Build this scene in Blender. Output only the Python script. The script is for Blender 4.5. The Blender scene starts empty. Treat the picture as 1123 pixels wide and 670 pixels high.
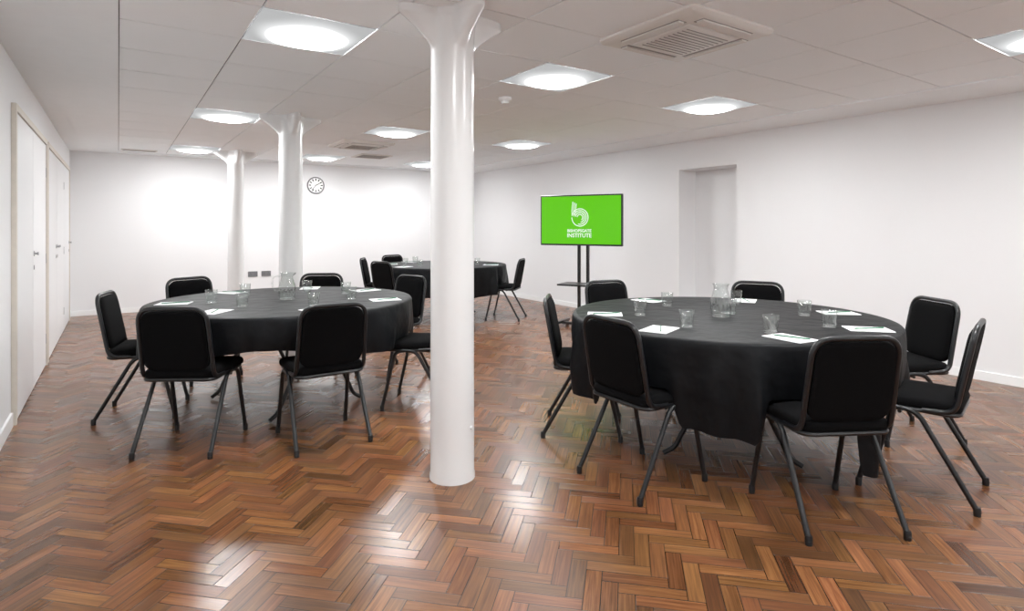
import bpy, bmesh, math, random
from mathutils import Vector, Matrix
random.seed(7)
sc = bpy.context.scene
sc.view_settings.view_transform = 'Standard'
sc.view_settings.look = 'None'
sc.view_settings.gamma = 1.1

# ------------------------------------------------------------------ room dims
XL, XR, YF, YB, H = -0.58, 6.05, -3.5, 10.5, 2.40
WT = 0.15

# ------------------------------------------------------------------ materials
def lin(c):
    return tuple(((v/255)/12.92 if v/255 <= 0.04045 else ((v/255+0.055)/1.055)**2.4) for v in c)

def pmat(name, rgb, rough=0.5, metal=0.0, spec=0.5, noise=0.0, nscale=8.0, bump=0.0, bscale=200.0, bdist=0.002, **kw):
    m = bpy.data.materials.new(name); m.use_nodes = True
    nt = m.node_tree; b = nt.nodes['Principled BSDF']
    c = lin(rgb)
    b.inputs['Base Color'].default_value = (*c, 1)
    b.inputs['Roughness'].default_value = rough
    b.inputs['Metallic'].default_value = metal
    b.inputs['Specular IOR Level'].default_value = spec
    for k, v in kw.items():
        b.inputs[k.replace('_', ' ')].default_value = v
    tc = nt.nodes.new('ShaderNodeTexCoord')
    if noise > 0:
        n = nt.nodes.new('ShaderNodeTexNoise'); n.inputs['Scale'].default_value = nscale
        n.inputs['Detail'].default_value = 4
        nt.links.new(tc.outputs['Object'], n.inputs['Vector'])
        r = nt.nodes.new('ShaderNodeValToRGB')
        r.color_ramp.elements[0].position = 0.3; r.color_ramp.elements[1].position = 0.7
        r.color_ramp.elements[0].color = (*[v*(1-noise) for v in c], 1)
        r.color_ramp.elements[1].color = (*[min(1, v*(1+noise)) for v in c], 1)
        nt.links.new(n.outputs['Fac'], r.inputs['Fac'])
        nt.links.new(r.outputs['Color'], b.inputs['Base Color'])
    if bump > 0:
        n2 = nt.nodes.new('ShaderNodeTexNoise'); n2.inputs['Scale'].default_value = bscale
        nt.links.new(tc.outputs['Object'], n2.inputs['Vector'])
        bp = nt.nodes.new('ShaderNodeBump'); bp.inputs['Strength'].default_value = bump
        bp.inputs['Distance'].default_value = bdist
        nt.links.new(n2.outputs['Fac'], bp.inputs['Height'])
        nt.links.new(bp.outputs['Normal'], b.inputs['Normal'])
    return m

M_wall = pmat('wall_paint', (230, 230, 231), 0.75, noise=0.008, nscale=1.5, bump=0.10, bscale=60)
M_ceil = pmat('ceiling_tile', (246, 250, 252), 0.9, noise=0.010, nscale=0.9)
M_plaster = pmat('ceiling_plaster', (244, 248, 250), 0.85, noise=0.01)
M_seam = pmat('ceiling_seam', (95, 95, 96), 0.9)
M_trim = pmat('trim_white', (240, 242, 242), 0.4)
M_door = pmat('door_white', (231, 232, 233), 0.35)
M_frame = pmat('door_frame_oak', (214, 207, 195), 0.5, noise=0.04, nscale=20)
M_gap = pmat('dark_gap', (90, 88, 85), 0.9)
M_col = pmat('column_gloss_paint', (230, 231, 231), 0.22, noise=0.01, nscale=5, bump=0.25, bscale=14)
M_cloth = pmat('black_tablecloth', (8, 10, 13), 0.55, spec=0.16, noise=0.15, nscale=4, bump=0.55, bscale=9, bdist=0.02)
M_fab = pmat('black_upholstery', (5, 5, 6), 0.95, spec=0.10, noise=0.2, nscale=60, bump=0.3, bscale=500)
M_metal = pmat('black_metal', (12, 14, 17), 0.35, spec=0.42)
M_black = pmat('black_plastic', (8, 8, 9), 0.35)
M_steel = pmat('steel', (160, 160, 162), 0.3, metal=1.0)
M_paper = pmat('paper', (244, 244, 245), 0.7)
M_green = pmat('green_paint', (25, 105, 72), 0.4)
M_ac = pmat('ac_plastic', (224, 221, 216), 0.5)
M_acd = pmat('ac_dark', (150, 146, 141), 0.7)
M_clock = pmat('clock_face', (238, 238, 236), 0.5)
M_grey = pmat('grey_plastic', (105, 105, 107), 0.4)
M_wood = pmat('plywood', (120, 85, 55), 0.6, noise=0.1)

def glass_mat(name):
    # thin clear glass wall: transmits straight through, edge reflection on top
    m = bpy.data.materials.new(name); m.use_nodes = True
    nt = m.node_tree; nt.nodes.remove(nt.nodes['Principled BSDF'])
    def mth(op, a, b):
        n = nt.nodes.new('ShaderNodeMath'); n.operation = op; n.use_clamp = True
        nt.links.new(a, n.inputs[0]); n.inputs[1].default_value = b; return n.outputs[0]
    t = nt.nodes.new('ShaderNodeBsdfTransparent'); t.inputs['Color'].default_value = (.965, .98, .975, 1)
    g = nt.nodes.new('ShaderNodeBsdfGlossy'); g.inputs['Roughness'].default_value = 0.05
    lw = nt.nodes.new('ShaderNodeLayerWeight'); lw.inputs['Blend'].default_value = 0.5
    tc = nt.nodes.new('ShaderNodeTexCoord')
    n = nt.nodes.new('ShaderNodeTexNoise'); n.inputs['Scale'].default_value = 30
    nt.links.new(tc.outputs['Object'], n.inputs['Vector'])
    bp = nt.nodes.new('ShaderNodeBump'); bp.inputs['Strength'].default_value = 0.15; bp.inputs['Distance'].default_value = 0.002
    nt.links.new(n.outputs['Fac'], bp.inputs['Height']); nt.links.new(bp.outputs[0], g.inputs['Normal'])
    f = mth('ADD', mth('MULTIPLY', mth('POWER', lw.outputs['Facing'], 3.0), 0.65), 0.09)
    mx = nt.nodes.new('ShaderNodeMixShader')
    nt.links.new(f, mx.inputs[0]); nt.links.new(t.outputs[0], mx.inputs[1]); nt.links.new(g.outputs[0], mx.inputs[2])
    nt.links.new(mx.outputs[0], nt.nodes['Material Output'].inputs['Surface'])
    return m
M_glass = glass_mat('clear_glass')

def emis(name, rgb, s):
    m = bpy.data.materials.new(name); m.use_nodes = True
    nt = m.node_tree; b = nt.nodes['Principled BSDF']
    b.inputs['Base Color'].default_value = (0, 0, 0, 1)
    b.inputs['Roughness'].default_value = 0.15
    b.inputs['Specular IOR Level'].default_value = 0.3
    b.inputs['Emission Color'].default_value = (*lin(rgb), 1)
    b.inputs['Emission Strength'].default_value = s
    return m
M_screen = emis('screen_green', (92, 202, 2), 0.94)
M_logo = emis('screen_white', (240, 250, 235), 1.0)

LIGHT = 142.0
def light_mat():
    m = bpy.data.materials.new('light_diffuser'); m.use_nodes = True
    nt = m.node_tree; nt.nodes.remove(nt.nodes['Principled BSDF'])
    tc = nt.nodes.new('ShaderNodeTexCoord')
    sep = nt.nodes.new('ShaderNodeSeparateXYZ')
    nt.links.new(tc.outputs['Object'], sep.inputs[0])
    def mth(op, a, b=None):
        n = nt.nodes.new('ShaderNodeMath'); n.operation = op
        for i, v in enumerate((a, b)):
            if v is None: continue
            if isinstance(v, (int, float)): n.inputs[i].default_value = v
            else: nt.links.new(v, n.inputs[i])
        return n.outputs[0]
    x4 = mth('POWER', mth('ABSOLUTE', sep.outputs[0]), 2.1)
    y4 = mth('POWER', mth('ABSOLUTE', sep.outputs[1]), 2.1)
    r = mth('POWER', mth('ADD', x4, y4), 1/2.1)
    def ramp(hi, lo):
        mr = nt.nodes.new('ShaderNodeMapRange'); mr.interpolation_type = 'SMOOTHSTEP'
        nt.links.new(r, mr.inputs[0])
        mr.inputs[1].default_value = hi; mr.inputs[2].default_value = lo
        mr.inputs[3].default_value = 0.0; mr.inputs[4].default_value = 1.0
        return mr.outputs[0]
    core = mth('MULTIPLY', mth('POWER', ramp(.24, .10), 2.0), LIGHT)
    glow = mth('MULTIPLY', mth('POWER', ramp(.32, .16), 1.3), .75)  # soft bloom-like halo painted into the emission
    s = mth('ADD', mth('ADD', core, glow), 0.47)  # constant term paints the lit ceiling tone onto the panel rim
    e = nt.nodes.new('ShaderNodeEmission'); e.inputs['Color'].default_value = (0.985, 0.995, 1.0, 1)
    nt.links.new(s, e.inputs['Strength'])
    nt.links.new(e.outputs[0], nt.nodes['Material Output'].inputs['Surface'])
    return m
M_light = light_mat()

def floor_mat():
    m = bpy.data.materials.new('parquet_wood'); m.use_nodes = True
    nt = m.node_tree; b = nt.nodes['Principled BSDF']; L = nt.links
    uv = nt.nodes.new('ShaderNodeUVMap'); uv.uv_map = 'grain'
    uv2 = nt.nodes.new('ShaderNodeUVMap'); uv2.uv_map = 'block'
    at = nt.nodes.new('ShaderNodeAttribute'); at.attribute_name = 'tone'
    sepc = nt.nodes.new('ShaderNodeSeparateColor'); L.new(at.outputs['Color'], sepc.inputs[0])
    mp = nt.nodes.new('ShaderNodeMapping'); mp.inputs['Scale'].default_value = (3.5, 90, 1)
    L.new(uv.outputs[0], mp.inputs[0])
    n1 = nt.nodes.new('ShaderNodeTexNoise'); n1.inputs['Scale'].default_value = 1; n1.inputs['Detail'].default_value = 5
    n1.inputs['Roughness'].default_value = 0.6; n1.inputs['Distortion'].default_value = 0.5
    L.new(mp.outputs[0], n1.inputs['Vector'])
    r = nt.nodes.new('ShaderNodeValToRGB')
    cr = r.color_ramp
    cr.elements[0].position = 0.25; cr.elements[0].color = (*lin((76, 44, 25)), 1)
    cr.elements[1].position = 0.78; cr.elements[1].color = (*lin((154, 104, 64)), 1)
    e = cr.elements.new(0.5); e.color = (*lin((118, 74, 43)), 1)
    L.new(n1.outputs['Fac'], r.inputs['Fac'])
    mr = nt.nodes.new('ShaderNodeMapRange'); L.new(sepc.outputs[0], mr.inputs[0])
    mr.inputs[3].default_value = 0.42; mr.inputs[4].default_value = 1.28
    tc = nt.nodes.new('ShaderNodeTexCoord')
    n3 = nt.nodes.new('ShaderNodeTexNoise'); n3.inputs['Scale'].default_value = 0.9; n3.inputs['Detail'].default_value = 4
    L.new(tc.outputs['Object'], n3.inputs['Vector'])
    mr3 = nt.nodes.new('ShaderNodeMapRange'); L.new(n3.outputs['Fac'], mr3.inputs[0])
    mr3.inputs[1].default_value = .3; mr3.inputs[2].default_value = .7
    mr3.inputs[3].default_value = 0.74; mr3.inputs[4].default_value = 1.12
    mm = nt.nodes.new('ShaderNodeMath'); mm.operation = 'MULTIPLY'
    L.new(mr.outputs[0], mm.inputs[0]); L.new(mr3.outputs[0], mm.inputs[1])
    vm = nt.nodes.new('ShaderNodeVectorMath'); vm.operation = 'SCALE'
    L.new(r.outputs['Color'], vm.inputs[0]); L.new(mm.outputs[0], vm.inputs['Scale'])
    hs = nt.nodes.new('ShaderNodeHueSaturation'); L.new(vm.outputs[0], hs.inputs['Color'])
    mr2 = nt.nodes.new('ShaderNodeMapRange'); L.new(sepc.outputs[1], mr2.inputs[0])
    mr2.inputs[3].default_value = 0.493; mr2.inputs[4].default_value = 0.508
    L.new(mr2.outputs[0], hs.inputs['Hue'])
    s2 = nt.nodes.new('ShaderNodeSeparateXYZ'); L.new(uv2.outputs[0], s2.inputs[0])
    def edge(o, length):
        a = nt.nodes.new('ShaderNodeMath'); a.operation = 'PINGPONG'; a.inputs[1].default_value = 0.5
        L.new(o, a.inputs[0])
        c = nt.nodes.new('ShaderNodeMath'); c.operation = 'MULTIPLY'; c.inputs[1].default_value = length
        L.new(a.outputs[0], c.inputs[0]); return c.outputs[0]
    mn = nt.nodes.new('ShaderNodeMath'); mn.operation = 'MINIMUM'
    L.new(edge(s2.outputs[0], PL), mn.inputs[0]); L.new(edge(s2.outputs[1], PW), mn.inputs[1])
    sm = nt.nodes.new('ShaderNodeMapRange'); sm.interpolation_type = 'SMOOTHSTEP'
    L.new(mn.outputs[0], sm.inputs[0]); sm.inputs[1].default_value = 0.0008; sm.inputs[2].default_value = 0.0026
    mx = nt.nodes.new('ShaderNodeMix'); mx.data_type = 'RGBA'
    L.new(sm.outputs[0], mx.inputs['Factor'])
    mx.inputs['A'].default_value = (*lin((34, 20, 12)), 1); L.new(hs.outputs[0], mx.inputs['B'])
    L.new(mx.outputs['Result'], b.inputs['Base Color'])
    rr = nt.nodes.new('ShaderNodeMapRange'); L.new(sepc.outputs[2], rr.inputs[0])
    rr.inputs[3].default_value = 0.23; rr.inputs[4].default_value = 0.33
    L.new(rr.outputs[0], b.inputs['Roughness'])
    bp = nt.nodes.new('ShaderNodeBump'); bp.inputs['Strength'].default_value = 0.35; bp.inputs['Distance'].default_value = 0.0015
    L.new(sm.outputs[0], bp.inputs['Height'])
    bp2 = nt.nodes.new('ShaderNodeBump'); bp2.inputs['Strength'].default_value = 0.08; bp2.inputs['Distance'].default_value = 0.002
    L.new(n1.outputs['Fac'], bp2.inputs['Height']); L.new(bp.outputs[0], bp2.inputs['Normal'])
    L.new(bp2.outputs[0], b.inputs['Normal'])
    b.inputs['Specular IOR Level'].default_value = 0.45
    return m
PW = 0.060; PN = 4; PL = PW*PN
M_floor = floor_mat()

# ------------------------------------------------------------------ mesh helpers
def obj_from_bm(bm, name, mats, sharp=35, smooth=True):
    me = bpy.data.meshes.new(name)
    bmesh.ops.recalc_face_normals(bm, faces=bm.faces)
    bm.to_mesh(me); bm.free()
    for m in mats: me.materials.append(m)
    if smooth:
        for p in me.polygons: p.use_smooth = True
        me.set_sharp_from_angle(angle=math.radians(sharp))
    o = bpy.data.objects.new(name, me); sc.collection.objects.link(o)
    return o

def inst(src, name):
    o = bpy.data.objects.new(name, src.data); sc.collection.objects.link(o); return o

def empty(name, loc=(0, 0, 0), rz=0):
    e = bpy.data.objects.new(name, None); sc.collection.objects.link(e)
    e.location = loc; e.rotation_euler = (0, 0, rz); e.empty_display_size = 0.2
    return e

def box(bm, x0, x1, y0, y1, z0, z1, mi=0, mat=None):
    vs = [bm.verts.new((x, y, z)) for z in (z0, z1) for y in (y0, y1) for x in (x0, x1)]
    if mat is not None:
        for v in vs: v.co = mat @ v.co
    for f in ((0, 2, 3, 1), (4, 5, 7, 6), (0, 1, 5, 4), (2, 6, 7, 3), (0, 4, 6, 2), (1, 3, 7, 5)):
        fc = bm.faces.new([vs[i] for i in f]); fc.material_index = mi
    return vs

def round_path(pts, radii, n=6):
    out = []
    for i, p in enumerate(pts):
        p = Vector(p); r = radii[i] if i < len(radii) else 0
        if i == 0 or i == len(pts)-1 or r <= 0:
            out.append(p); continue
        a = Vector(pts[i-1]); c = Vector(pts[i+1])
        da = (a-p); dc = (c-p)
        ra = min(r, da.length*0.49); rc = min(r, dc.length*0.49)
        pa = p+da.normalized()*ra; pc = p+dc.normalized()*rc
        for k in range(n+1):
            t = k/n
            out.append((1-t)**2*pa + 2*t*(1-t)*p + t*t*pc)
    return out

def tube(bm, pts, r, seg=10, mi=0, closed=False, cap=True):
    pts = [Vector(p) for p in pts]
    n = len(pts); rings = []
    t0 = (pts[1]-pts[0]).normalized()
    up = Vector((0, 0, 1)) if abs(t0.z) < 0.9 else Vector((1, 0, 0))
    nrm = (up - t0*up.dot(t0)).normalized()
    for i, p in enumerate(pts):
        if closed: t = (pts[(i+1) % n]-pts[i-1]).normalized()
        elif i == 0: t = t0
        elif i == n-1: t = (pts[i]-pts[i-1]).normalized()
        else: t = ((pts[i+1]-p).normalized()+(p-pts[i-1]).normalized()).normalized()
        nrm = (nrm - t*nrm.dot(t)).normalized(); bi = t.cross(nrm)
        rr = r[i] if isinstance(r, (list, tuple)) else r
        rings.append([bm.verts.new(p+rr*(math.cos(2*math.pi*k/seg)*nrm+math.sin(2*math.pi*k/seg)*bi)) for k in range(seg)])
    m = n if closed else n-1
    for i in range(m):
        A = rings[i]; B = rings[(i+1) % n]
        for k in range(seg):
            f = bm.faces.new((A[k], A[(k+1) % seg], B[(k+1) % seg], B[k])); f.material_index = mi
    if cap and not closed:
        f = bm.faces.new(rings[0][::-1]); f.material_index = mi
        f = bm.faces.new(rings[-1]); f.material_index = mi

def rr_pts(hx, hy, r, n=5):
    r = max(0.001, min(r, hx, hy)); out = []
    for cx, cy, a0 in ((hx-r, hy-r, 0), (-hx+r, hy-r, 90), (-hx+r, -hy+r, 180), (hx-r, -hy+r, 270)):
        for k in range(n+1):
            a = math.radians(a0+90*k/n); out.append((cx+r*math.cos(a), cy+r*math.sin(a)))
    return out

def slab(bm, hx, hy, r, layers, mi=0, mat=Matrix(), warp=None, n=5):
    """layers: list of (inset, z)"""
    rings = []
    for ins, z in layers:
        ring = []
        for x, y in rr_pts(hx-ins, hy-ins, max(0.004, r-ins), n):
            v = Vector((x, y, z))
            if warp: v = warp(v)
            ring.append(bm.verts.new(mat @ v))
        rings.append(ring)
    n = len(rings[0])
    for A, B in zip(rings, rings[1:]):
        for k in range(n):
            f = bm.faces.new((A[k], A[(k+1) % n], B[(k+1) % n], B[k])); f.material_index = mi
    f = bm.faces.new(rings[0][::-1]); f.material_index = mi
    f = bm.faces.new(rings[-1]); f.material_index = mi

def lathe(bm, prof, seg=24, mi=0, c=(0, 0), cap0=False, cap1=False, mat=Matrix()):
    rings = []
    for r, z in prof:
        if r < 1e-5: rings.append([bm.verts.new(mat @ Vector((c[0], c[1], z)))])
        else: rings.append([bm.verts.new(mat @ Vector((c[0]+r*math.cos(2*math.pi*k/seg), c[1]+r*math.sin(2*math.pi*k/seg), z))) for k in range(seg)])
    for A, B in zip(rings, rings[1:]):
        for k in range(seg):
            k2 = (k+1) % seg
            if len(A) == 1 and len(B) == 1: continue
            if len(A) == 1: f = bm.faces.new((A[0], B[k2], B[k]))
            elif len(B) == 1: f = bm.faces.new((A[k], A[k2], B[0]))
            else: f = bm.faces.new((A[k], A[k2], B[k2], B[k]))
            f.material_index = mi
    if cap0: bm.faces.new(rings[0][::-1]).material_index = mi
    if cap1: bm.faces.new(rings[-1]).material_index = mi

# ------------------------------------------------------------------ floor (herringbone parquet)
def build_floor():
    bm = bmesh.new()
    g = bm.loops.layers.uv.new('grain'); bl = bm.loops.layers.uv.new('block')
    tone = bm.loops.layers.float_color.new('tone')
    c45 = math.sqrt(0.5)
    def wpos(u, v):
        return Vector(((u-v)*c45*PW+2.7, (u+v)*c45*PW+3.5, 0))
    N = 180
    for i in range(-N, N):
        for j in range(-N, N):
            t = (i-j) % (2*PN)
            if t == 0: w, h, hor = PN, 1, True
            elif t == 2*PN-1: w, h, hor = 1, PN, False
            else: continue
            c = wpos(i+w/2, j+h/2)
            if not (XL-.3 < c.x < XR+.3 and YF-.3 < c.y < YB+.3): continue
            cs = [(i, j), (i+w, j), (i+w, j+h), (i, j+h)]
            f = bm.faces.new([bm.verts.new(wpos(*q)) for q in cs])
            tn = min(1, max(0, random.gauss(0.55, 0.25)))
            col = (tn, random.random(), random.random(), 1)
            ox, oy = random.random()*50, random.random()*50
            for lp, q in zip(f.loops, cs):
                a, b = (q[0]-i), (q[1]-j)
                if not hor: a, b = b, a
                lp[g].uv = (ox+a*PW, oy+b*PW)
                lp[bl].uv = (a/PN, b)
                lp[tone] = col
    for co, no in (((XL, 0, 0), (-1, 0, 0)), ((XR, 0, 0), (1, 0, 0)), ((0, YF, 0), (0, -1, 0)), ((0, YB, 0), (0, 1, 0))):
        bmesh.ops.bisect_plane(bm, geom=bm.verts[:]+bm.edges[:]+bm.faces[:], plane_co=co, plane_no=no, clear_outer=True)
    for f in bm.faces:
        if f.normal.z < 0: f.normal_flip()
    me = bpy.data.meshes.new('floor'); bm.to_mesh(me); bm.free()
    me.materials.append(M_floor)
    o = bpy.data.objects.new('floor', me); sc.collection.objects.link(o)
build_floor()

# ------------------------------------------------------------------ walls
NY0, NY1, NZ, ND = 4.23, 5.08, 2.03, 0.33
def wall(name, boxes, mat=M_wall):
    bm = bmesh.new()
    for b in boxes: box(bm, *b)
    return obj_from_bm(bm, name, [mat], smooth=False)
wall('wall_left', [(XL-WT, XL, YF-WT, YB+WT, -0.05, H+0.1)])
wall('wall_back', [(XL, XR, YB, YB+WT, -0.05, H+0.1)])
wall('wall_front', [(XL, XR, YF-WT, YF, -0.05, H+0.1)])
wall('wall_right', [(XR, XR+ND, YF-WT, NY0, -0.05, H+0.1), (XR, XR+ND, NY1, YB+WT, -0.05, H+0.1),
                    (XR, XR+ND, NY0, NY1, NZ, H+0.1), (XR+ND, XR+ND+0.1, YF-WT, YB+WT, -0.05, H+0.1),
                    (XR, XR+ND, NY0, NY1, -0.05, 0.0)])
wall('baseboard_left', [(XL, XL+0.014, YF, 4.95, 0, 0.09), (XL, XL+0.014, 10.12, YB, 0, 0.09)], M_trim)
wall('baseboard_back', [(XL+0.014, XR-0.014, YB-0.014, YB, 0, 0.075)], M_trim)
wall('baseboard_right', [(XR-0.014, XR, YF, NY0, 0, 0.075), (XR-0.014, XR, NY1, YB, 0, 0.075)], M_trim)

# ------------------------------------------------------------------ ceiling
lights = [(x, y) for x in (0.9, 2.7, 4.5) for y in (-1.97, 1.03, 3.43, 6.43, 9.43)]
acs = [(2.7, 2.23), (2.7, 7.63)]
bm = bmesh.new()
box(bm, XL, XR, YF, YB, H+0.012, H+0.1, 1)
box(bm, XL, 0.0, YF, YB, H-0.012, H+0.012, 2)
box(bm, 5.4, XR, YF, YB, H-0.012, H+0.012, 2)
box(bm, 0.0, 5.4, 10.33, YB, H-0.012, H+0.012, 2)
yy = 1.93-0.6*9
for ix in range(9):
    for iy in range(23):
        x0 = ix*0.6; y0 = yy+iy*0.6
        if y0+0.6 > 10.34: continue
        cx, cy = x0+.3, y0+.3
        if any(abs(cx-a) < .1 and abs(cy-b) < .1 for a, b in lights+acs): continue
        g = 0.0045; dz = random.uniform(0, 0.0015)
        box(bm, x0+g, x0+.6-g, y0+g, y0+.6-g, H+dz, H+0.01, 0)
obj_from_bm(bm, 'ceiling', [M_ceil, M_seam, M_plaster], smooth=False)

# light panels; dome bulge added so their light grazes the ceiling
bm = bmesh.new()
N = 28; S = .298
def dome(u, v):
    k = max(0, 1-abs(u/S)**2.2)*max(0, 1-abs(v/S)**2.2)
    return -0.05*k**1.0
gr = [[bm.verts.new((-S+2*S*i/N, -S+2*S*j/N, dome(-S+2*S*i/N, -S+2*S*j/N))) for j in range(N+1)] for i in range(N+1)]
for i in range(N):
    for j in range(N): bm.faces.new((gr[i][j], gr[i][j+1], gr[i+1][j+1], gr[i+1][j]))
me = bpy.data.meshes.new('ceiling_light_panel'); bm.normal_update(); bm.to_mesh(me); bm.free()
me.materials.append(M_light)
for p in me.polygons: p.use_smooth = True
lp = bpy.data.objects.new('ceiling_light_panel', me); sc.collection.objects.link(lp)
lp.location = (*lights[0], H)
for p in lights[1:]:
    o = inst(lp, 'ceiling_light_panel'); o.location = (*p, H)

# AC cassettes
bm = bmesh.new()
slab(bm, .35, .35, .03, [(0, 0.012), (0, -0.012), (0.015, -0.026), (0.05, -0.032)], 0)
slab(bm, .21, .21, .02, [(0, -0.030), (0, -0.040), (0.01, -0.044)], 0)
for i in range(11):
    y = -0.165+i*0.032
    box(bm, -.175, .175, y, y+0.006, -0.047, -0.043, 1)
for a in range(4):
    R = Matrix.Rotation(math.radians(90*a), 4, 'Z')
    box(bm, -.21, .21, .235, .30, -0.0345, -0.030, 1, R)
    box(bm, -.205, .205, .25, .292, -0.043, -0.034, 0, R)
ac = obj_from_bm(bm, 'air_conditioning_cassette', [M_ac, M_acd])
ac.location = (2.7, 2.23, H)
o = inst(ac, 'air_conditioning_cassette'); o.location = (2.7, 7.63, H)
bm = bmesh.new()
box(bm, -.25, .25, -.25, .25, -0.012, 0.0, 0)
for i in range(9):
    box(bm, -.21, .21, -.2+i*.045, -.2+i*.045+.02, -0.015, -0.012, 1)
v = obj_from_bm(bm, 'ceiling_vent', [M_ac, M_acd], smooth=False); v.location = (3.3, 8.83, H)
bm = bmesh.new()
box(bm, -.22, .22, -.06, .06, -0.012, 0.0, 0)
for i in range(4):
    box(bm, -.2, .2, -.045+i*.024, -.045+i*.024+.012, -0.015, -0.012, 1)
v = obj_from_bm(bm, 'ceiling_grille', [M_ac, M_acd], smooth=False); v.location = (.25, 10.0, H)
bm = bmesh.new()
lathe(bm, [(0, 0), (.055, 0), (.055, -.018), (.045, -.03), (.032, -.034), (.03, -.05), (.015, -.055), (0, -.055)], 28)
v = obj_from_bm(bm, 'smoke_detector', [M_trim]); v.location = (2.74, 4.17, H)

# ------------------------------------------------------------------ columns
def column():
    bm = bmesh.new(); seg = 96
    prof = [(0.118, 0), (0.118, .02), (.1135, .035)]
    z1 = 2.20
    for i in range(1, 12): prof.append((.1135-0.003*i/11, .035+(z1-.035)*i/11))
    rings = [[(r, z)]*seg for r, z in prof]
    K = 14
    for i in range(1, K+1):
        t = i/K; z = z1+(H-0.04-z1)*t
        ring = []
        for k in range(seg):
            th = 2*math.pi*k/seg
            w = abs(math.cos(2*th))**7
            fl = 0.175*t**1.35
            ring.append((0.1105+0.012*t*t+fl*w, z))
        rings.append(ring)
    last = rings[-1]
    rings.append([(r+0.003, H-0.037) for r, z in last]); rings.append([(r+0.003, H) for r, z in last])
    vr = [[bm.verts.new((r*math.cos(2*math.pi*k/seg), r*math.sin(2*math.pi*k/seg), z)) for k, (r, z) in enumerate(ring)] for ring in rings]
    for A, B in zip(vr, vr[1:]):
        for k in range(seg): bm.faces.new((A[k], A[(k+1) % seg], B[(k+1) % seg], B[k]))
    bm.faces.new(vr[0][::-1]); bm.faces.new(vr[-1])
    lathe(bm, [(0.0, .125), (.010, .125), (.010, .1), (0, .1)], 8, mat=Matrix.Translation((0, 0, 0.27)) @ Matrix.Rotation(math.radians(28), 4, 'Z') @ Matrix.Rotation(math.radians(90), 4, 'X'))
    return obj_from_bm(bm, 'cast_iron_column', [M_col], 50)
c1 = column(); c1.location = (1.44, 2.69, 0)
for p in ((1.44, 6.12), (1.44, 9.42)):
    o = inst(c1, 'cast_iron_column'); o.location = (*p, 0)

# ------------------------------------------------------------------ doors on left wall
def doors(name, y0, y1, splits, zt):
    bm = bmesh.new(); fw = 0.045; X = XL+.001
    box(bm, X, X+.028, y0, y0+fw, 0, zt+fw, 1); box(bm, X, X+.028, y1-fw, y1, 0, zt+fw, 1)
    box(bm, X, X+.028, y0+fw, y1-fw, zt, zt+fw, 1)
    box(bm, X, X+.004, y0+fw, y1-fw, 0, zt, 2)
    ys = [y0+fw]+splits+[y1-fw]
    for i, (a, b) in enumerate(zip(ys, ys[1:])):
        box(bm, X+.004, X+.018, a+.006, b-.006, 0.010, zt-.006, 0)
        for hz in (.25, 1.0, 1.8):
            yh = a+.004 if i % 2 == 0 else b-.004
            box(bm, X+.018, X+.022, yh-.008, yh+.008, hz-.045, hz+.045, 3)
        hy = b-.07 if i % 2 == 0 else a+.07
        if i % 2 == 1 or len(splits) > 1:
            lathe(bm, [(0, 0), (.022, 0), (.022, .004), (.008, .006), (.008, .02), (.014, .024), (.012, .03), (0, .032)], 14, 3,
                  mat=Matrix.Translation((X+.018, hy, 1.08)) @ Matrix.Rotation(math.radians(90), 4, 'Y'))
            lathe(bm, [(0, 0), (.018, 0), (.018, .004), (0, .005)], 14, 3,
                  mat=Matrix.Translation((X+.018, hy, .97)) @ Matrix.Rotation(math.radians(90), 4, 'Y'))
    return obj_from_bm(bm, name, [M_door, M_frame, M_gap, M_steel])
doors('door_1', 4.97, 7.0, [5.95], 2.06)
doors('door_2', 7.08, 10.1, [8.1, 9.1], 2.06)

# ------------------------------------------------------------------ clock, sockets
bm = bmesh.new()
R90 = Matrix.Rotation(math.radians(90), 4, 'X')
lathe(bm, [(0, 0), (.145, 0), (.15, .01), (.148, .03), (.135, .036), (.13, .024)], 48, 0, mat=R90)
lathe(bm, [(.131, .024), (0, .024)], 48, 1, mat=R90)
for k in range(12):
    Rk = R90 @ Matrix.Rotation(math.radians(30*k), 4, 'Z')
    box(bm, -.009, .009, .082, .12, .024, .026, 2, Rk)
box(bm, -.006, .006, -.015, .075, .027, .029, 2, R90 @ Matrix.Rotation(math.radians(-60), 4, 'Z'))
box(bm, -.004, .004, -.02, .11, .029, .031, 2, R90 @ Matrix.Rotation(math.radians(-220), 4, 'Z'))
ck = obj_from_bm(bm, 'wall_clock', [M_grey, M_clock, M_black]); ck.location = (2.89, YB, 2.02)
bm = bmesh.new()
slab(bm, .075, .045, .008, [(0, 0), (0, .008), (.003, .011)], 0, R90)
for s in (-1, 1):
    for dx, dz in ((0, .015), (-.011, -.008), (.011, -.008)):
        box(bm, s*.037+dx-.004, s*.037+dx+.004, dz-.004, dz+.004, .011, .012, 1, R90)
sk = obj_from_bm(bm, 'wall_socket', [M_grey, M_black]); sk.location = (1.86, YB, .5)
o = inst(sk, 'wall_socket'); o.location = (2.07, YB, .5)

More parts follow.
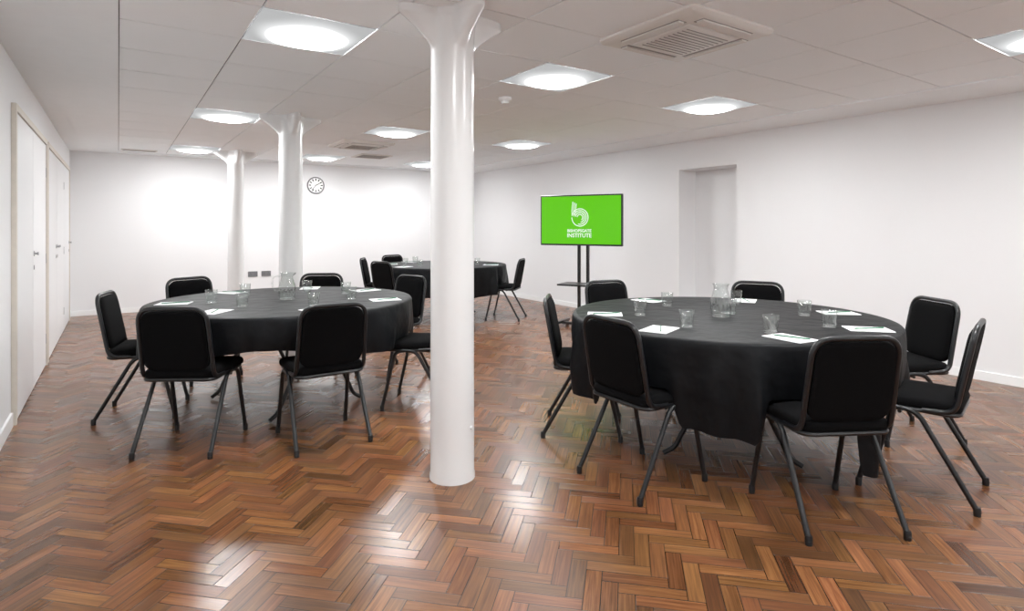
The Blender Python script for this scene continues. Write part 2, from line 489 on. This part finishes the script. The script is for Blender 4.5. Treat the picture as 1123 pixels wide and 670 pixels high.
# ------------------------------------------------------------------ chair
def build_chair():
    bm = bmesh.new(); tr = .0125
    hoop = round_path([(-.2, -.06, .43), (-.2, -.185, .437), (-.19, -.262, .838), (.19, -.262, .838), (.2, -.185, .437), (.2, -.06, .43)],
                      [0, .05, .085, .085, .05, 0], 8)
    tube(bm, hoop, .0125, 10, 0)
    fr = [Vector((x, y+.0, .425)) for x, y in rr_pts(.197, .2, .05)]
    tube(bm, fr, .0115, 8, 0, closed=True)
    for s in (-1, 1):
        tube(bm, round_path([(s*.203, .06, .425), (s*.205, -.04, .42), (s*.216, -.272, .012)], [0, .05, 0], 5), tr, 10, 0)
        tube(bm, round_path([(s*.203, .02, .425), (s*.205, .11, .415), (s*.214, .205, .012)], [0, .04, 0], 5), tr, 10, 0)
        for y in (-.272, .205):
            lathe(bm, [(0, 0), (.0145, 0), (.0155, .03), (.0125, .04), (0, .04)], 10, 0, c=(s*.215, y+(0.006 if y < 0 else -.003)))
    tube(bm, [(-.205, .03, .405), (.205, .03, .405)], .009, 8, 0)
    def warp(v):
        t = (v.y+.21)/.42
        return Vector((v.x*(0.94+.08*t), v.y, v.z-0.012*max(0, (v.y-.1)/.11)**2))
    slab(bm, .213, .215, .06, [(.02, .0), (.004, .006), (0, .018), (0, .03), (.004, .04), (.012, .047), (.03, .052), (.07, .056), (.12, .058)],
         1, Matrix.Translation((0, 0.005, .43)), warp)
    d = Vector((0, -.262+.185, .838-.437)).normalized()
    ang = math.atan2(-d.y, d.z)
    cz = .650; cy = -.185-(cz-.437)*math.tan(ang)
    Mt = Matrix.Translation((0, cy, cz)) @ Matrix.Rotation(ang, 4, 'X') @ Matrix.Rotation(math.radians(90), 4, 'X')
    def warpb(v): return Vector((v.x*(1.0-.025*(v.y/.17)), v.y, v.z))
    slab(bm, .183, .177, .07, [(.06, -.027), (.03, -.025), (.012, -.02), (.002, -.012), (0, 0), (.002, .01), (.01, .014), (.03, .015)], 1, Mt, warpb)
    return obj_from_bm(bm, 'banquet_chair', [M_metal, M_fab], 40)
chair = build_chair()
first_chair = [True]
def place_chair(rear, face, back=0.27):
    f = Vector(face).normalized()
    o = chair if first_chair[0] else inst(chair, 'banquet_chair')
    first_chair[0] = False
    o.location = (rear[0]+f.x*back, rear[1]+f.y*back, 0)
    o.rotation_euler = (0, 0, math.atan2(f.y, f.x)-math.pi/2)

# ------------------------------------------------------------------ tables
def smooth(a, b, x):
    t = max(0, min(1, (x-a)/(b-a))); return t*t*(3-2*t)
def adiff(a, b): return abs((a-b+180) % 360-180)

def table(center, R, chair_angs, base_fn, seed, topz=0.75):
    rnd = random.Random(seed)
    root = empty('banquet_table', (*center, 0))
    bm = bmesh.new()
    lathe(bm, [(0, topz-.03), (R-.012, topz-.03), (R-.008, topz-.004), (0, topz-.004)], 64)
    top = obj_from_bm(bm, 'tabletop', [M_wood]); top.parent = root
    bm = bmesh.new()
    for s in (-1, 1):
        for q in (-1, 1):
            tube(bm, round_path([(s*.42, q*.05, topz-.03), (s*.42, q*.08, .5), (s*.42, q*.3, .05), (s*.42, q*.36, .014)], [0, .1, .03, 0], 5), .014, 10)
        tube(bm, [(s*.42, -.17, .32), (s*.42, .17, .32)], .01, 8)
        tube(bm, [(s*.42, 0, .33), (s*.1, 0, topz-.04)], .008, 8)
        box(bm, s*.42-.02, s*.42+.02, -.4, .4, topz-.045, topz-.03)
    lg = obj_from_bm(bm, 'folding_legs', [M_metal]); lg.parent = root
    lg.rotation_euler = (0, 0, rnd.uniform(0, 3))
    N = 360; bm = bmesh.new()
    ph = [rnd.uniform(0, 6.28) for _ in range(6)]
    fr = [9, 14, 23, 31]
    am = [.35, .42, .40, .28]
    rings = []
    c = bm.verts.new((0, 0, topz+.001))
    for q in (.12, .25, .4, .55, .7, .82, .91, .965):
        rings.append([bm.verts.new((R*q*math.cos(2*math.pi*k/N), R*q*math.sin(2*math.pi*k/N), topz+.001)) for k in range(N)])
    for rr, zz in ((R-.006, topz-.0005), (R-.001, topz-.006), (R+.003, topz-.016)):
        rings.append([bm.verts.new((rr*math.cos(2*math.pi*k/N), rr*math.sin(2*math.pi*k/N), zz)) for k in range(N)])
    S = 16
    for s in range(1, S+1):
        t = s/S; ring = []
        for k in range(N):
            th = 2*math.pi*k/N; deg = math.degrees(th)
            hem = base_fn(deg)+.012*math.sin(5*th+ph[3])
            near = 0
            for ca in chair_angs:
                near = max(near, 1-smooth(12.5, 17, adiff(deg, ca)))
            hem = max(hem, hem+(0.497-hem)*near) if hem < .497 else hem
            z = topz-.016+(hem-(topz-.016))*t
            fold = sum(a*math.sin(f*th+p+0.8*math.sin(2*th+ph[4])) for a, f, p in zip(am, fr, ph))
            drop = (topz-z)
            amp = min(.055, .18*drop)*(1-.7*near)
            r = R+.004+amp*(fold*.85+.15)+0.01*math.sin(3*t)
            r -= .045*drop
            ring.append(bm.verts.new((r*math.cos(th), r*math.sin(th), z)))
        rings.append(ring)
    for k in range(N): bm.faces.new((c, rings[0][k], rings[0][(k+1) % N]))
    for A, B in zip(rings, rings[1:]):
        for k in range(N): bm.faces.new((A[k], B[k], B[(k+1) % N], A[(k+1) % N]))
    cl = obj_from_bm(bm, 'tablecloth', [M_cloth], 80); cl.parent = root
    return root

def gauss(d, c, w): return math.exp(-(adiff(d, c)/w)**2)

T1 = (3.12, 2.27); T2 = (1.047, 4.595); T3 = (3.88, 7.57)
def rel(T, ang, dist, face_off=0):
    a = math.radians(ang); p = (T[0]+dist*math.cos(a), T[1]+dist*math.sin(a))
    f = a+math.pi+math.radians(face_off); return p, (math.cos(f), math.sin(f))
ch1 = [(187, 1.12, -7), (241, 1.236, 0), (283, 1.255, 0), (328, 1.36, 0), (25, 1.36, 0), (79, 1.38, 0), (137, 1.11, 0)]
ch2 = [(226, 1.16, 12), (270, 1.2, 0), (321, 1.28, 0), (18, 1.27, 0), (62, 1.24, 0), (112, 1.42, 0), (165, 1.17, 0)]
ch3 = [(149, 1.14, 0), (200, 1.16, 0), (104, 1.2, 0), (252, 1.2, 0), (312, 1.2, 0), (55, 1.25, 0)]
for T, ch in ((T1, ch1), (T2, ch2), (T3, ch3)):
    for a, d, fo in ch:
        place_chair(*rel(T, a, d, fo))

table(T1, .935, [c[0] for c in ch1], lambda d: .31-.22*gauss(d, 264, 22), 3)
table(T2, .93, [c[0] for c in ch2], lambda d: .44+.10*gauss(d, 248, 40), 5)
table(T3, .93, [c[0] for c in ch3], lambda d: .36, 8)

# ------------------------------------------------------------------ tableware
bm = bmesh.new()
lathe(bm, [(0, 0), (.032, 0), (.034, .003), (.0405, .092), (.0398, .093), (.039, .092), (.0325, .010), (0, .008)], 28)
glass = obj_from_bm(bm, 'drinking_glass', [M_glass], 50)
bm = bmesh.new()
lathe(bm, [(0, 0), (.048, 0), (.055, .006), (.062, .05), (.060, .10), (.046, .15), (.040, .17), (.043, .19), (.050, .2),
           (.048, .201), (.041, .19), (.038, .17), (.044, .15), (.058, .10), (.060, .05), (.053, .010), (0, .008)], 32)
tube(bm, round_path([(.044, 0, .175), (.10, 0, .175), (.105, 0, .08), (.06, 0, .06)], [0, .03, .05, 0], 6), .006, 8)
for v in bm.verts:
    if v.co.z > .185 and v.co.x < -.02 and abs(v.co.y) < .03: v.co.x -= .018*(1-abs(v.co.y)/.03)
jug = obj_from_bm(bm, 'water_jug', [M_glass], 50)
bm = bmesh.new()
box(bm, -.074, .074, -.105, .105, 0, .0035, 0)
box(bm, -.06, -.02, .088, .096, .0035, .0039, 1)
pad = obj_from_bm(bm, 'notepad', [M_paper, M_green], smooth=False)
bm = bmesh.new()
tube(bm, [(0, -.085, .0035), (0, .075, .0035), (0, .09, .0035)], [.0035, .0035, .0006], 6)
pencil = obj_from_bm(bm, 'pencil', [M_green])
fl = {'g': 1, 'p': 1, 'n': 1, 'j': 1}
def put(src, key, x, y, z, rz):
    if fl[key]: o = src; fl[key] = 0
    else: o = inst(src, src.name.split('.')[0])
    o.location = (x, y, z); o.rotation_euler = (0, 0, rz)
TZ = .752
def setting(T, ang, rp, ga, rg, skew):
    a = math.radians(ang)
    x, y = T[0]+rp*math.cos(a), T[1]+rp*math.sin(a)
    put(pad, 'p', x, y, TZ, a+math.pi/2+math.radians(skew))
    put(pencil, 'n', x+.01, y, TZ+.0036, a+math.radians(skew+20)+math.pi/2)
    g = math.radians(ga)
    put(glass, 'g', T[0]+rg*math.cos(g), T[1]+rg*math.sin(g), TZ, 0)
for s in ((191, .76, 197, .585, 10), (239, .78, 237, .63, 25), (283, .78, 278, .61, 30), (330, .74, 321, .48, -10),
          (25, .76, 28, .58, 5), (81, .74, 89, .46, 12), (146, .74, 150, .53, -8)):
    setting(T1, *s)
put(jug, 'j', T1[0]-.1, T1[1]-.05, TZ, math.radians(200))
put(glass, 'g', T1[0]+.06, T1[1]+.0, TZ, 0)
for s in ((219, .70, 218, .44, 10), (272, .74, 277, .52, 15), (322, .76, 326, .49, 30), (18, .74, 12, .5, -10),
          (62, .76, 58, .5, 5), (112, .74, 118, .46, 12), (167, .74, 172, .5, -8)):
    setting(T2, *s)
put(jug, 'j', T2[0]+.0, T2[1]-.03, TZ, math.radians(160))
for a, d, _ in ch3:
    setting(T3, a, .74, a+8, .52, 10)
put(jug, 'j', T3[0], T3[1], TZ, math.radians(160))

# ------------------------------------------------------------------ television on stand
c = Vector((4.85, 5.64, 0)); rzv = math.atan2(-.965, .49)
tv = empty('television_on_stand', (c.x, c.y, 0), rzv)
bm = bmesh.new()
TW, TH, TZc = 1.11, .645, 1.375
slab(bm, TW/2, TH/2, .008, [(0, -.02), (0, .012), (.003, .015)], 0, Matrix.Translation((0, 0, TZc)) @ R90)
slab(bm, TW/2-.25, TH/2-.15, .02, [(-.05, .0), (0, -.045), (.02, -.05)], 0, Matrix.Translation((0, .02, TZc)) @ R90)
o = obj_from_bm(bm, 'housing', [M_black]); o.parent = tv
bm = bmesh.new()
box(bm, -TW/2+.018, TW/2-.018, -.018, -.0145, TZc-TH/2+.022, TZc+TH/2-.018)
o = obj_from_bm(bm, 'screen', [M_screen], smooth=False); o.parent = tv
bm = bmesh.new()
lc = (0.0, TZc+.035)
for i in range(4):
    r = .038+i*.024
    pts = []
    for k in range(41):
        a = math.radians(170-k*(350/40)) if i == 3 else math.radians(170-k*((300-25*(3-i))/40))
        pts.append((lc[0]+r*math.cos(a), -.0195, lc[1]+r*math.sin(a)))
    st = [(lc[0]-r*.98+.012, -.0195, lc[1]+.20-.012*(3-i)), (lc[0]-r, -.0195, lc[1]+.08)]
    if i < 1: st = []
    tube(bm, st+pts, .0055, 6)
o = obj_from_bm(bm, 'logo', [M_logo]); o.parent = tv
def text(s, size, z):
    cu = bpy.data.curves.new('caption', 'FONT'); cu.body = s; cu.size = size; cu.align_x = 'CENTER'
    cu.extrude = .0008; cu.offset = .0012; cu.materials.append(M_logo)
    o = bpy.data.objects.new('caption', cu); sc.collection.objects.link(o)
    o.parent = tv; o.location = (-.01, -.0195, z); o.rotation_euler = (math.pi/2, 0, 0)
text('BISHOPSGATE', .052, TZc-.15)
text('INSTITUTE', .070, TZc-.215)
bm = bmesh.new()
for s in (-1, 1):
    box(bm, s*.06-.018, s*.06+.018, .085, .115, .05, 1.5)
    box(bm, s*.16-.015, s*.16+.015, .055, .085, TZc-.2, TZc+.2)
box(bm, -.2, .2, .07, .09, TZc-.05, TZc+.05)
slab(bm, .3, .03, .02, [(0, .03), (0, .06)], 0, Matrix.Translation((0, .1, 0)))
for s in (-1, 1):
    slab(bm, .025, .32, .02, [(0, .045), (0, .075)], 0, Matrix.Translation((s*.3, 0, 0)))
    for y in (-.27, .27):
        lathe(bm, [(0, 0), (.02, 0), (.025, .02), (.02, .045), (0, .045)], 12, c=(s*.3, y))
o = obj_from_bm(bm, 'stand_frame', [M_black]); o.parent = tv
bm = bmesh.new()
slab(bm, .22, .17, .02, [(0, .0), (0, .02)], 0, Matrix.Translation((0, -.08, .56)))
o = obj_from_bm(bm, 'shelf', [M_black]); o.parent = tv

# ------------------------------------------------------------------ world & camera
w = bpy.data.worlds.new('world'); sc.world = w; w.use_nodes = True
w.node_tree.nodes['Background'].inputs[0].default_value = (.8, .85, 1, 1)
w.node_tree.nodes['Background'].inputs[1].default_value = 0.3
cam = bpy.data.cameras.new('camera'); co = bpy.data.objects.new('camera', cam); sc.collection.objects.link(co)
cam.sensor_width = 36; cam.lens = 640/1123*36; cam.shift_y = -(335-248)/1123
cam.clip_start = 0.05; cam.clip_end = 60
co.location = (0, 0, 1.3); co.rotation_euler = (math.pi/2, 0, -math.radians(34))
sc.camera = co
